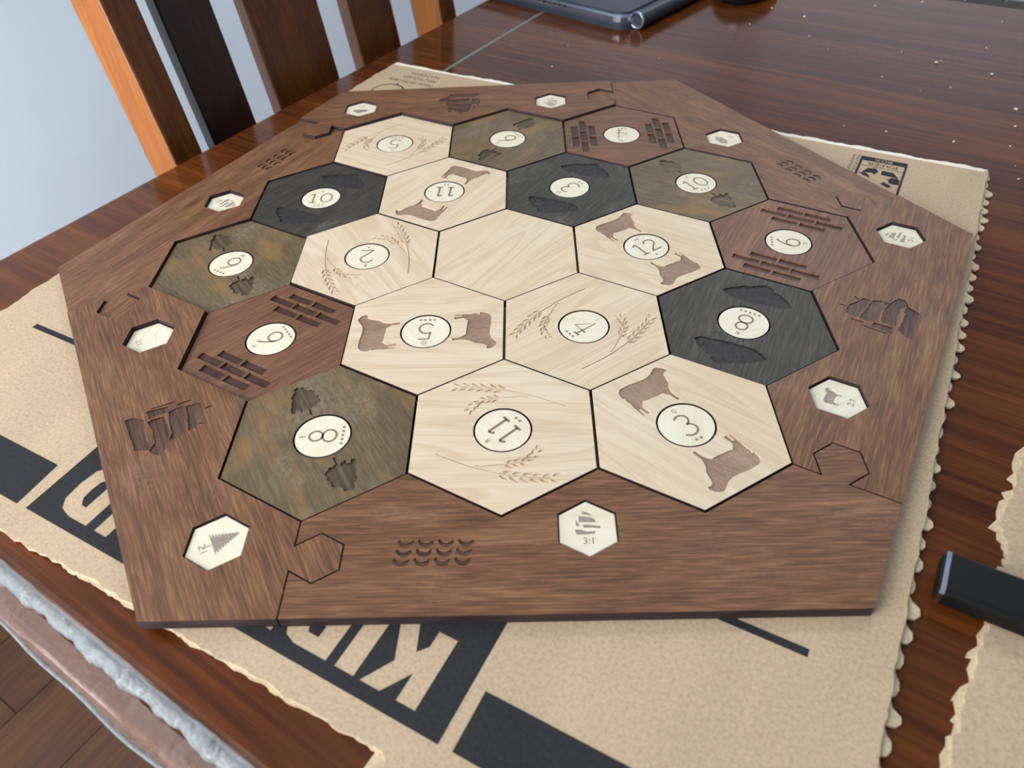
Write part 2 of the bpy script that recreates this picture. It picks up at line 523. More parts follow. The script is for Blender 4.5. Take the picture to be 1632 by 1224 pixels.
TR_shipB = [(-3.505,-2.777),(-3.476,-2.741),(-3.378,-2.713),(-3.323,-2.809),(-3.263,-2.932),(-3.231,-3.052),(-3.221,-3.174),(-3.269,-3.201),(-3.320,-3.182),(-3.359,-3.135),(-3.340,-3.049),(-3.410,-2.903)]
TR_shipC = [(-3.348,-2.639),(-3.282,-2.596),(-3.219,-2.573),(-3.182,-2.702),(-3.132,-2.815),(-3.096,-2.914),(-3.146,-2.984),(-3.211,-3.006),(-3.211,-2.922),(-3.280,-2.785)]
TR_shipD = [(-3.190,-2.561),(-3.122,-2.538),(-3.068,-2.527),(-3.009,-2.645),(-3.018,-2.783),(-3.013,-2.856),(-3.068,-2.885),(-3.085,-2.817),(-3.130,-2.691)]
TR_sh0 = [(-0.121,0.003),(-0.109,-0.046),(0.028,-0.040),(0.043,-0.015),(-0.026,-0.018),(-0.072,0.001)]
TR_sh1 = [(-0.058,0.045),(-0.021,0.049),(0.081,0.031),(0.079,0.010),(0.032,0.017),(-0.049,0.019)]
TR_sh2 = [(-0.084,0.130),(-0.051,0.126),(0.009,0.117),(0.042,0.095),(0.047,0.068),(-0.085,0.072)]
TR_sh3 = [(-0.055,0.177),(-0.031,0.171),(0.034,0.129),(-0.015,0.141),(-0.054,0.148)]
TR_sh4 = [(-0.110,0.094),(-0.086,0.051),(-0.083,0.030),(-0.109,0.036)]

# ================================================================== the room
def room_box(name, x0, x1, y0, y1, z0, z1, mats, label, cat, parent=None):
    o = box(name, x0, x1, y0, y1, z0, z1, mats)
    o.rotation_euler = (0, 0, ROOM)
    grain(o, 0, 0)
    tag(o, label, cat, kind='structure')
    return o

flo = room_box('floor', NEAR_X - .1, FAR_X, RIGHT_Y, LEFT_Y, -0.06, -0.012, ['floor'], 'dark brown wooden plank floor under the table', 'floor')
pw = 0.115
px_mesh = {}
k = 0
y = RIGHT_Y
while y < LEFT_Y - 1e-3:
    xs = [NEAR_X, NEAR_X + 0.55 + 0.37 * (k % 4), NEAR_X + 2.0 + 0.29 * ((k * 3) % 4), FAR_X]
    for a, b in zip(xs[:-1], xs[1:]):
        yy = min(y + pw, LEFT_Y)
        p = box('plank', a + .0008, b - .0008, y + .0008, yy - .0008, -0.012, 0.0, ['floor'], flo)
        grain(p, random.uniform(-.02, .02), random.uniform(0, 9))
    y += pw; k += 1

room_box('wall_left', NEAR_X, FAR_X, LEFT_Y, LEFT_Y + .1, 0, CEIL_Z, ['wall'], 'plain white painted wall behind the wooden chair', 'wall')
room_box('wall_far', FAR_X, FAR_X + .1, RIGHT_Y, LEFT_Y, 0, CEIL_Z, ['wall'], 'white painted wall across the room from the window', 'wall')
room_box('wall_right', NEAR_X, FAR_X, RIGHT_Y - .1, RIGHT_Y, 0, CEIL_Z, ['wall'], 'white painted wall opposite the chair', 'wall')
room_box('ceiling', NEAR_X, FAR_X, RIGHT_Y, LEFT_Y, CEIL_Z, CEIL_Z + .08, ['wall'], 'flat white ceiling', 'ceiling')
V, F = [], []
for a in ((RIGHT_Y, WIN[0], 0, CEIL_Z), (WIN[1], LEFT_Y, 0, CEIL_Z), (WIN[0], WIN[1], 0, WIN[2]), (WIN[0], WIN[1], WIN[3], CEIL_Z)):
    v, f = box_data(NEAR_X - .1, NEAR_X, *a)
    F += [tuple(i + len(V) for i in q) for q in f]; V += v
wn = link_mesh('wall_near', V, F, ['wall']); wn.rotation_euler = (0, 0, ROOM); grain(wn, 0, 0)
tag(wn, 'white painted wall with the window opening', 'wall', kind='structure')
V, F = [], []
fr = .05
for a in ((WIN[0], WIN[0] + fr, WIN[2], WIN[3]), (WIN[1] - fr, WIN[1], WIN[2], WIN[3]), (WIN[0] + fr, WIN[1] - fr, WIN[2], WIN[2] + fr), (WIN[0] + fr, WIN[1] - fr, WIN[3] - fr, WIN[3]),
          ((WIN[0] + WIN[1]) / 2 - fr / 2, (WIN[0] + WIN[1]) / 2 + fr / 2, WIN[2] + fr, WIN[3] - fr)):
    v, f = box_data(NEAR_X - .08, NEAR_X - .02, *a)
    F += [tuple(i + len(V) for i in q) for q in f]; V += v
wd = link_mesh('window_1', V, F, ['white']); wd.rotation_euler = (0, 0, ROOM)
tag(wd, 'wide white framed window with two panes', 'window', kind='structure')
wm = (WIN[0] + WIN[1]) / 2
for a, b in ((WIN[0] + fr, wm - fr / 2), (wm + fr / 2, WIN[1] - fr)):
    box('pane', NEAR_X - .052, NEAR_X - .048, a, b, WIN[2] + fr, WIN[3] - fr, ['glass'], wd)
room_box('baseboard_left', NEAR_X, FAR_X, LEFT_Y - .014, LEFT_Y, 0, .09, ['white'], 'low white baseboard along the wall behind the chair', 'baseboard')

fill_lampo = empty('added_fill_lamp', room_to_world(FILL_LAMP[0], FILL_LAMP[1], CEIL_Z), ROOM)  # made-up fitting around the added fill light
tag(fill_lampo, 'added unseen fill lamp, a round white fitting on the ceiling', 'lamp')
def lathe(name, prof, mat, parent, n=36):
    V, F = [], []
    for rr, zz in prof:
        V += [(rr * math.cos(2 * PI * k / n), rr * math.sin(2 * PI * k / n), zz) for k in range(n)]
    for j in range(len(prof) - 1):
        for k in range(n):
            F.append((n * j + k, n * j + (k + 1) % n, n * j + n + (k + 1) % n, n * j + n + k))
    F.append(tuple(range(n * (len(prof) - 1), n * len(prof))))
    return link_mesh(name, V, F, [mat], parent, smooth=True)
lathe('base', [(.2, 0), (.2, -.02), (.185, -.03), (.12, -.03)], 'white', fill_lampo)
lathe('diffuser', [(.185, -.03), (.182, -.055), (.165, -.078), (.1, -.09), (.01, -.092)], 'fill_lamp_glass', fill_lampo)

# ================================================================== the table
TX0, TX1, TY0, TY1 = -5.94 * S, 12.3 * S, -15.5 * S, 5.95 * S
tab = empty('dining_table', (0, 0, 0), ROOM)
tag(tab, 'glossy red-brown mahogany dining table with rectangular top', 'table')
tt = box('tabletop', TX0, TX1, TY0, TY1, TABLE_Z - .024, TABLE_Z, ['table'], tab, bev=.004, seg=3)
grain(tt, PI / 2, 1.3)
for nm, a in (('apron', (TX0 + .03, TX0 + .05, TY0 + .09, TY1 - .09)), ('apron', (TX1 - .05, TX1 - .03, TY0 + .09, TY1 - .09))):
    grain(box(nm, a[0], a[1], a[2], a[3], TABLE_Z - .104, TABLE_Z - .024, ['table'], tab, bev=.002, seg=1), PI / 2, 2.1)
for a in ((TX0 + .09, TX1 - .09, TY0 + .03, TY0 + .05), (TX0 + .09, TX1 - .09, TY1 - .05, TY1 - .03)):
    grain(box('apron', a[0], a[1], a[2], a[3], TABLE_Z - .104, TABLE_Z - .024, ['table'], tab, bev=.002, seg=1), 0, 3.1)
for cx in (TX0 + .06, TX1 - .06):
    for cy in (TY0 + .06, TY1 - .06):
        V, F = [], []
        prof = [(0, .019), (.05, .021), (.45, .029), (.62, .031), (TABLE_Z - .024, .031)]
        for z, r in prof:
            V += [(cx - r, cy - r, z), (cx + r, cy - r, z), (cx + r, cy + r, z), (cx - r, cy + r, z)]
        for i in range(len(prof) - 1):
            for j in range(4):
                F.append((4 * i + j, 4 * i + (j + 1) % 4, 4 * i + 4 + (j + 1) % 4, 4 * i + 4 + j))
        F += [(3, 2, 1, 0), tuple(4 * (len(prof) - 1) + j for j in range(4))]
        grain(link_mesh('leg', V, F, ['table'], tab), 0, cx + cy)
grain(box('edge_molding', TX0 - .0125, TX0 + .02, TY0, TY1, TABLE_Z - .040, TABLE_Z - .0125, ['table'], tab, bev=.004, seg=3), PI / 2, 4.4)
box('greenish_strip', TX0 + .004, TX1 - .004, 4.33 * S, 4.40 * S, TABLE_Z - .001, TABLE_Z + .00025, ['green_strip'], tab)  # thin greenish-grey strip along the chair-side edge of the top

# clear film wrapped over the near edge of the table
film = empty('plastic_film', (0, 0, 0), ROOM)
tag(film, 'crinkled clear plastic film wrapped over the table edge', 'plastic film')
V, F = [], []
nl, na = 260, 9
rnd = random.Random(3)
ph = [rnd.uniform(0, 6) for _ in range(6)]
for i in range(nl + 1):
    yy = TY1 - .004 - (TY1 - TY0 - .01) * i / nl
    wob = .0008 * math.sin(yy * 310 + ph[0]) + .0006 * math.sin(yy * 730 + ph[1]) + .0007 * math.sin(yy * 97 + ph[2])
    r = .0048 + wob * .7
    for j in range(na):
        a = math.radians(80 + 150 * j / (na - 1))
        V.append((TX0 + .0005 + r * math.cos(a), yy, TABLE_Z - .0042 + r * math.sin(a) * 1.1))
for i in range(nl):
    for j in range(na - 1):
        a = i * na + j
        F.append((a, a + na, a + na + 1, a + 1))
link_mesh('rolled_edge', V, F, ['film'], film, smooth=True)
V, F = [], []
nh = 6
for i in range(nl + 1):
    yy = TY1 - .004 - (TY1 - TY0 - .01) * i / nl
    hem = .0068 + .0004 * math.sin(yy * 23 + ph[3]) + .0003 * math.sin(yy * 61 + ph[4]) + .0003 * math.sin(yy * 170)
    for j in range(nh + 1):
        q = j / nh
        out = .0040 + q * (.0102 + .0006 * math.sin(yy * 41 + ph[5] + 2 * q)) + .0004 * math.sin(yy * 120 + 5 * q)
        V.append((TX0 - out, yy, TABLE_Z - .0066 - q * hem))
for i in range(nl):
    for j in range(nh):
        a = i * (nh + 1) + j
        F.append((a, a + nh + 1, a + nh + 2, a + 1))
link_mesh('skirt', V, F, ['film_thin'], film, smooth=True)
V, F = [], []
for i in range(nl + 1):
    yy = TY1 - .004 - (TY1 - TY0 - .01) * i / nl
    b = V
    hem = .0068 + .0004 * math.sin(yy * 23 + ph[3]) + .0003 * math.sin(yy * 61 + ph[4]) + .0003 * math.sin(yy * 170)
    out = .0040 + .0102 + .0006 * math.sin(yy * 41 + ph[5] + 2) + .0004 * math.sin(yy * 120 + 5)
    for j in range(6):
        a = 2 * PI * j / 6
        V.append((TX0 - out + .0007 * math.cos(a), yy, TABLE_Z - .0066 - hem + .0007 * math.sin(a)))
for i in range(nl):
    for j in range(6):
        a = i * 6 + j; c = i * 6 + (j + 1) % 6
        F.append((a, c, c + 6, a + 6))
link_mesh('hem', V, F, ['film'], film, smooth=True)

# ================================================================== the chair
ch = empty('dining_chair', (0, 0, 0), ROOM)
tag(ch, 'varnished brown wooden slat-back chair pushed up to the table before the white wall', 'chair')
CY = 6.30 * S                      # front of the back at table height
RECL = 0.138
ZR = ZB - 0.38 * S
def back_bar(name, x0, x1, d0, d1, z0, z1, mats, seed, mi=None):
    V = []
    for z in (z0, z1):
        o = RECL * max(z - 0.46, 0) - RECL * (ZR - 0.46)
        for x, d in ((x0, d0), (x1, d0), (x1, d1), (x0, d1)):
            V.append((x, CY + o + d, z))
    f = [(0, 3, 2, 1), (4, 5, 6, 7), (0, 1, 5, 4), (1, 2, 6, 5), (2, 3, 7, 6), (3, 0, 4, 7)]
    o = link_mesh(name, V, f, mats, ch, mi)
    bm = bmesh.new(); bm.from_mesh(o.data)
    bmesh.ops.bevel(bm, geom=bm.edges[:], offset=.0018, segments=2, affect='EDGES', profile=0.5)
    bm.to_mesh(o.data); bm.free()
    m = o.data
    grain(o, 0, seed)
    return o
def rot_wood(name, base):          # grain that runs up a post
    mm = M[base].copy(); mm.name = name
    for n in mm.node_tree.nodes:
        if n.type == 'MAPPING':
            s_ = n.inputs['Scale'].default_value
            n.inputs['Scale'].default_value = (s_[1], s_[1], s_[0])
    M[name] = mm
for b in ('chair', 'chair_dark', 'chair_gold'):
    rot_wood(b + '_up', b)
BX = lambda v: v * S
for x0, x1, sd in ((-.163, .383, 1.0), (6.98, 7.514, 2.0)):
    back_bar('back_post', BX(x0), BX(x1), 0, .82 * S, .46, .98, ['chair_up', 'chair_gold_up'], sd, [0, 0, 0, 0, 0, 1])  # one side face takes the lighter varnish with window light painted in
    box('leg', BX(x0), BX(x1), CY - RECL * (ZR - .46), CY - RECL * (ZR - .46) + .82 * S, 0, .46, ['chair_up'], ch, bev=.0018)['seed'] = sd
for x0, x1, sd, mt in ((.78, 1.722, 3.0, 'chair_dark_up'), (2.33, 3.903, 4.0, 'chair_up'), (4.60, 5.792, 5.0, 'chair_up')):
    back_bar('slat', BX(x0), BX(x1), .2 * S, .5 * S, .52, .93, [mt], sd)
XA, XB = BX(-.163), BX(7.514)
grain(back_bar('top_rail', XA + .0245, XB - .0245, .1 * S, .62 * S, .92, .975, ['chair'], 6.0), 0, 6.0)
grain(back_bar('lower_rail', XA + .0245, XB - .0245, .12 * S, .6 * S, .49, .53, ['chair'], 7.0), 0, 7.0)
yb = CY - RECL * (ZR - .46)
grain(box('seat', XA, XB, yb - .36, yb + .0, .435, .46, ['chair'], ch, bev=.006), 0, 8.0)
for x0 in (XA, XB - .03):
    box('leg', x0, x0 + .03, yb - .35, yb - .32, 0, .435, ['chair_up'], ch, bev=.002)
    grain(box('stretcher', x0 + .006, x0 + .024, yb - .32, yb, .2, .225, ['chair'], ch, bev=.002), PI / 2, 9.0)
grain(box('stretcher', XA + .03, XB - .03, yb - .345, yb - .325, .24, .265, ['chair'], ch, bev=.002), 0, 9.5)

# ================================================================== the cardboard sheet
CARD_ROT = math.radians(-28.3)
card = empty('cardboard_sheet', (0, 0, TABLE_Z), CARD_ROT)
tag(card, 'flattened kraft cardboard box side with torn edges under the game board', 'cardboard')
CT = 0.07                                        # thickness in board units
rj = random.Random(11)
def ragged(a, b, amp, step, side, bias=0.0):
    """torn line from a to b, jagged to the given normal side"""
    a, b = Vector(a), Vector(b); d = b - a; n = max(2, int(d.length / step)); nn = Vector((d.y, -d.x)).normalized() * side
    pts = []; w = 0.0
    for i in range(n):
        w = 0.75 * w + rj.uniform(-1, 1) * amp * .6
        p = a + d * ((i + rj.uniform(-.25, .25) * (0 < i)) / n) + nn * (w + bias)
        pts.append((p.x, p.y))
    return pts
A_, B_, C_, D_ = (-3.6, -5.58), (5.07, -5.6), (5.05, 4.66), (-4.98, 4.66)
near_edge = ragged(A_, (2.13, -5.56), .028, .07, 1) + [(2.13, -5.58), (2.06, -5.66), (2.05, -5.74), (2.14, -5.80)] + ragged((2.2, -5.81), (5.07, -5.82), .006, .3, 1)
body = near_edge + ragged((5.07, -5.82), C_, .02, .07, 1) + ragged(C_, D_, .02, .07, 1) + ragged(D_, (-5.01, -3.9), .035, .06, 1) + ragged((-5.01, -3.95), (-3.7, -5.5), .015, .1, 1)
plate('sheet', body, .03, CT, ['kraft', 'kraft_torn'], card)
# bottom liner with the white torn fibres that stick out past the printed face
lin_ = ragged((-3.6, -5.59), (2.05, -5.57), .020, .04, 1, -.004) + [(2.0, -5.80)] + ragged((2.1, -5.84), (5.1, -5.85), .008, .3, 1)
e = []
nb = 46
for i in range(nb):                               # flutes of the corrugation stick out as blunt lobes
    q0 = -5.82 + (4.66 + 5.82) * i / nb; dq = (4.66 + 5.82) / nb
    l = .02 + rj.uniform(.0, .085); w_ = rj.uniform(.5, .75)
    e += [(5.07, q0 + .05 * dq), (5.07 + l * .7, q0 + dq * .14), (5.07 + l, q0 + dq * (.15 + w_ * .3)), (5.07 + l * .9, q0 + dq * (.12 + w_ * .7)), (5.07 + l * .3, q0 + dq * (.2 + w_ * .85)), (5.075, q0 + dq * .97)]
lin_ += e
lin_ += ragged((5.05, 4.67), (-4.98, 4.68), .03, .045, 1, .01) + ragged((-5.0, 4.66), (-5.02, -3.9), .035, .05, 1, .02) + ragged((-5.0, -3.95), (-3.7, -5.53), .02, .08, 1)
plate('torn_liner', lin_, .006, .03, ['kraft_torn', 'kraft_torn'], card)
fr_o = ragged((5.05, 4.66), (-4.98, 4.67), .028, .045, 1, .02)
plate('torn_fringe', fr_o + [(-4.9, 4.60), (5.0, 4.60)], .034, CT + .001, ['fibre', 'fibre'], card)
PZ = CT + .0016
K_ = [(2.113, -5.205), (1.948, -5.205), (1.948, -4.98), (1.80, -5.205), (1.62, -5.205), (1.765, -4.96), (1.60, -4.61), (1.77, -4.61), (1.875, -4.83), (1.945, -4.75), (1.945, -4.61), (2.113, -4.61)]
I_ = [(1.559, -5.205), (1.383, -5.205), (1.383, -4.61), (1.559, -4.61)]
R_ = [(1.297, -5.205), (.98, -5.205), (.88, -5.17), (.83, -5.07), (.85, -4.95), (.92, -4.89), (.82, -4.61), (1.0, -4.61), (1.07, -4.85), (1.13, -4.85), (1.13, -4.61), (1.297, -4.61)]
Rc = [(1.13, -5.08), (1.03, -5.08), (1.0, -5.03), (1.03, -4.98), (1.13, -4.98)]
L_ = [(.2, -5.205), (.04, -5.205), (.04, -4.75), (-.13, -4.75), (-.13, -4.61), (.2, -4.61)]
Aa = [(-.18, -4.61), (-.34, -5.205), (-.5, -5.205), (-.66, -4.61), (-.52, -4.61), (-.48, -4.75), (-.36, -4.75), (-.32, -4.61)]
Ac = [(-.39, -4.87), (-.42, -5.03), (-.45, -4.87)]
N_ = [(-.75, -4.61), (-.75, -5.205), (-.91, -5.205), (-1.155, -4.85), (-1.155, -5.205), (-1.307, -5.205), (-1.307, -4.61), (-1.155, -4.61), (-.9, -4.95), (-.9, -4.61)]
D2 = [(-1.418, -5.205), (-1.65, -5.205), (-1.78, -5.17), (-1.85, -5.08), (-1.87, -4.9), (-1.85, -4.73), (-1.78, -4.64), (-1.65, -4.61), (-1.418, -4.61)]
Dc = [(-1.585, -5.07), (-1.65, -5.06), (-1.7, -5.0), (-1.71, -4.9), (-1.7, -4.8), (-1.65, -4.75), (-1.585, -4.74)]
K2 = shift(K_, -1.36, 0)
band = [(-2.09, -5.325), (2.385, -5.325), (2.375, -3.95), (-2.12, -3.95)]
o = flat_poly('printed_band', [[band, K_, I_, R_, K2, L_, Aa, N_, D2], Rc, Ac, Dc], PZ, 'ink', card)
o['label'] = 'black printed band with the word KIRKLAND in bare kraft letters'
flat_poly('printed_block', [[(2.50, -5.32), (4.48, -5.32), (4.48, -4.845), (2.495, -4.845)]], PZ, 'ink', card)
flat_poly('printed_block', [[(-4.37, -5.335), (-2.21, -5.33), (-2.26, -4.845), (-4.37, -4.85)]], PZ, 'ink', card)
flat_poly('printed_line', [[(-4.37, -3.575), (4.484, -3.53), (4.484, -3.46), (-4.37, -3.505)]], PZ, 'ink', card)
lg = flat_poly('recycling_mark', [
    [(3.43, 4.295), (4.057, 4.295), (4.057, 4.418), (3.43, 4.418)], [(3.43, 3.4), (3.463, 3.4), (3.463, 4.296), (3.43, 4.296)], [(4.028, 3.4), (4.06, 3.4), (4.057, 4.296), (4.028, 4.296)],
    [(3.46, 4.133), (4.03, 4.133), (4.03, 4.147), (3.46, 4.147)],
    [(3.513, 3.942), (3.577, 4.087), (3.661, 4.099), (3.661, 4.128), (3.725, 4.036), (3.673, 3.906), (3.659, 3.965), (3.58, 3.947)],
    [(3.479, 3.91), (3.546, 3.94), (3.6, 3.914), (3.651, 3.806), (3.562, 3.848)],
    [(3.761, 4.077), (3.906, 4.075), (4.0, 3.938), (3.763, 3.954)],
    [(3.841, 3.867), (3.889, 3.872), (3.902, 3.919), (3.991, 3.934), (4.02, 3.884), (4.022, 3.807), (4.022, 3.754), (3.95, 3.748), (3.89, 3.777), (3.889, 3.825)],
    [(3.794, 3.703), (3.836, 3.769), (3.946, 3.684), (3.907, 3.627)]], PZ, 'ink', card)
lg['label'] = 'black printed recycling arrows in a frame'
text_mesh('lettering', 'BOX', 'kraft', lg, (3.735, 4.352), PI, .075, .23, PZ + .001)
text_mesh('lettering', 'PAPER', 'ink', lg, (3.74, 4.222), PI, .085, .40, PZ)
text_mesh('lettering', 'please', 'ink', lg, (3.335, 4.15), PI / 2, .05, .55, PZ)
text_mesh('lettering', 'recycle', 'ink', lg, (3.397, 4.15), PI / 2, .05, .55, PZ)
text_mesh('lettering', 'MATERIAL', 'ink', card, (-4.09, 4.385), PI, .085, .62, PZ)
text_mesh('lettering', 'RECYCLED', 'ink', card, (-4.09, 4.21), PI, .085, .67, PZ)
text_mesh('lettering', 'MADE WITH 100%', 'ink', card, (-4.17, 4.035), PI, .085, .92, PZ)
# the ring of a hidden logo that peeps out behind the board
flat_poly('printed_ring', [[circ(.30, 40, (-4.35, 3.56)), circ(.275, 40, (-4.35, 3.56))], [(-4.365, 3.84), (-4.335, 3.84), (-4.335, 3.92), (-4.365, 3.92)]], PZ, 'ink', card)

# ================================================================== the game board frame
AP, AC = 4.92, 5.681          # half width over flats, corner radius
SEAM = [(-W3, -4.0), (-1.733, -4.247), (-1.525, -4.127), (-1.317, -4.247), (-1.317, -4.487), (-1.525, -4.607), (-1.733, -4.487), (-W3, -AP)]
INNER = [(1.5 * W3, -3.5), (W3, -4.0), (.5 * W3, -3.5), (0, -4.0), (-.5 * W3, -3.5), (-W3, -4.0)]
def frame_outline():
    nr = rot(SEAM, 60)
    return [SEAM[-1], (AC / 2, -AP)] + nr[::-1] + INNER[1:-1] + SEAM[:-1]
FO = frame_outline()
def polar(r, a):
    return (r * math.cos(math.radians(a)), r * math.sin(math.radians(a)))
# waves, four crescents in three rows
def waves():
    out = []
    for r in range(3):
        for c in range(4):
            x0 = -.79 + c * .168 + (-.01 * r); y0 = -4.245 - r * .09
            up = arc(x0, y0 + .07, .066, .075, 205, 325, 8)
            lo_ = arc(x0, y0 + .045, .078, .092, 325, 200, 8)
            out.append(up + lo_)
    return out
WAVES = waves()
SHIP = [roughen(inset(p, -.008), .022, .005, 3) for p in (TR_ship, TR_shipA, TR_shipB, TR_shipC, TR_shipD)]
# spars and pennants of the carved ship
SHIP += [[(-3.0, -2.60), (-2.985, -2.605), (-2.93, -2.575), (-2.945, -2.562)], [(-2.99, -2.79), (-2.93, -2.80), (-2.93, -2.815), (-2.99, -2.81)], [(-3.55, -2.585), (-3.33, -2.49), (-3.325, -2.505), (-3.55, -2.60)], [(-3.30, -2.53), (-3.18, -2.47), (-3.175, -2.49), (-3.29, -2.55)]]
bz = -.12
P_NEAR, P_A, P_B = (4.19, -80), (4.83, -120), (4.23, -160.2)
pieces = [  # turn, name of place, top height, list of ports (polar), carving, grain angle
    (0, 'below the wheat 11 tile', 0.0, [(4.19, -80)], 'wave', 0.0),
    (60, 'beside the black 8 tile', 0.0, [(4.21, -39.5), (4.83, 0.5)], 'ship', math.radians(-62)),
    (120, 'beside the olive 10 tile', -.012, [(4.25, 40.5)], 'wave', math.radians(-128)),
    (180, 'behind the olive 6 tile', .018, [(4.86, 120), (4.28, 80.6)], 'ship', 0.0),
    (240, 'beside the black 10 tile', -.03, [(4.23, 159.3)], 'wave', math.radians(120)),
    (300, 'beside the red-brown 6 tile', 0.0, [(4.83, -120), (4.23, -160.2)], 'ship', math.radians(60)),
]
PORT_TOP = {}
for turn, where, top, ports, carve, ga in pieces:
    root = empty('board_frame_piece', (0, 0, ZB))
    outl = inset(rot(FO, turn), .007)
    holes = [hexa(.29, polar(*p)) for p in ports]
    if carve == 'wave':
        cv = [rot(p, turn) for p in WAVES]
    else:
        cv = [rot(p, turn - 300) for p in SHIP]
    o = plate('panel', outl, bz, top, ['frame', 'char', 'char', 'e_frame'], root, holes, cv, depth=.011)
    grain(o, ga, turn * .37 + .2)
    V = flat_poly('carving', cv, top - .011, 'e_frame', root)
    V['label'] = 'dark burnt carving of ' + ('rippling waves' if carve == 'wave' else 'a sailing ship')
    grain(V, ga, turn * .37 + .2)
    tag(root, 'stained brown wooden frame section with a carved %s, %s' % ('wave pattern' if carve == 'wave' else 'sailing ship', where), 'board frame', 'interlocking board frame sections')
    for p in ports:
        PORT_TOP[p] = top

# ================================================================== harbour tokens
PINE = []
n_ = 9
for i in range(n_):
    y0 = -.10 + i * .225 / n_
    hw = .125 * (1 - i / (n_ + .8))
    PINE += [(hw, y0), (hw * .55, y0 + .018)]
PINE = PINE + [(0, .14)] + [(-x, y) for x, y in PINE[::-1]]
SHIPS = [TR_sh0, TR_sh1, TR_sh2, TR_sh3, TR_sh4]
def norm(polys, size):
    xs = [x for p in polys for x, y in p]; ys = [y for p in polys for x, y in p]
    cx, cy = (min(xs) + max(xs)) / 2, (min(ys) + max(ys)) / 2
    k = size / max(max(xs) - min(xs), max(ys) - min(ys))
    return [[((x - cx) * k, (y - cy) * k) for x, y in p] for p in polys]
SHEEP_UP = rot(TR_sheep, 150)            # legs down, head to the right
ROCK_UP = rot(TR_rock, 207)
def brick_cluster(bw, bh, g):
    out = []
    for r, n in ((1, 2), (0, 3), (-1, 2)):
        for c in range(n):
            x = (c - (n - 1) / 2) * (bw + g)
            out.append([(x - bw / 2, r * (bh + g) - bh / 2), (x + bw / 2, r * (bh + g) - bh / 2), (x + bw / 2, r * (bh + g) + bh / 2), (x - bw / 2, r * (bh + g) + bh / 2)])
    return out
def grains(stem_pts, start, n, side_off, ln, wd):
    """small leaf shapes either side of the upper end of a stem"""
    pts = [Vector(p) for p in stem_pts]
    seg = [(pts[i + 1] - pts[i]).length for i in range(len(pts) - 1)]
    tot = sum(seg)
    def at(t):
        d = t * tot
        for i, s_ in enumerate(seg):
            if d <= s_ or i == len(seg) - 1:
                return pts[i] + (pts[i + 1] - pts[i]) * (d / s_), (pts[i + 1] - pts[i]).normalized()
            d -= s_
    out = []
    for k in range(n):
        for sd in (1, -1):
            p, d = at(start + (1 - start) * (k + (.25 if sd > 0 else 0)) / n * .93)
            nn = Vector((-d.y, d.x)) * sd
            base = p + nn * side_off
            ax = (d + nn * .42).normalized(); pr = Vector((-ax.y, ax.x))
            l = ln * (1 - .25 * k / n); w = wd * (1 - .3 * k / n)
            q = [base, base + ax * l * .3 + pr * w * .5, base + ax * l * .62 + pr * w * .42, base + ax * l, base + ax * l * .62 - pr * w * .42, base + ax * l * .3 - pr * w * .5]
            out.append([(v.x, v.y) for v in q])
    return out
def stem_poly(pts, w0, w1):
    L, R = [], []
    n = len(pts)
    for i in range(n):
        a, b = Vector(pts[max(i - 1, 0)]), Vector(pts[min(i + 1, n - 1)])
        d = (b - a).normalized(); nn = Vector((-d.y, d.x)) * ((w0 + (w1 - w0) * i / (n - 1)) / 2)
        p = Vector(pts[i]); L.append((p.x + nn.x, p.y + nn.y)); R.append((p.x - nn.x, p.y - nn.y))
    return L + R[::-1]
def wheat():
    a = stem_poly(TR_whA[:-1], .012, .008)
    bpts = [(0.245, 0.432)] + TR_whB[1:-1]
    b = stem_poly(bpts, .010, .008)
    return [a, b] + grains(TR_whA, .52, 6, .016, .112, .036) + grains([bpts[0]] + TR_whB[1:], .38, 6, .014, .092, .031)
WHEAT = wheat()

ports = [  # polar, up angle, icon, ratio, label
    ((4.19, -80), 90, 'ship', '3:1', 'small cream hexagon harbour token with ship and 3:1 below the wheat 11 tile'),
    ((4.83, -120), 30, 'pine', '2:1', 'small cream hexagon harbour token with a pine tree and 2:1'),
    ((4.23, -160.2), 30, 'wheat', '2:1', 'small cream hexagon harbour token with faint wheat mark and 2:1'),
    ((4.21, -39.5), 150, 'sheep', '2:1', 'small cream hexagon harbour token with a sheep and 2:1'),
    ((4.83, 0.5), 150, 'ship', '3:1', 'small cream hexagon harbour token with ship beside the red-brown 9 tile'),
    ((4.25, 40.5), -150, 'brick', '2:1', 'small cream hexagon harbour token with a brick stack and 2:1'),
    ((4.86, 120), -90, 'rock', '2:1', 'small cream hexagon harbour token with a lump of ore'),
    ((4.28, 80.6), -90, 'ship', '3:1', 'small cream hexagon harbour token with ship behind the olive 6 tile'),
    ((4.23, 159.3), -30, 'ship', '3:1', 'small cream hexagon harbour token with ship beside the black 10 tile'),
]
PDROP = {(4.23, 159.3): .045, (4.23, -160.2): .05, (4.83, -120): .02, (4.21, -39.5): .03, (4.83, 0.5): .035, (4.19, -80): .012}
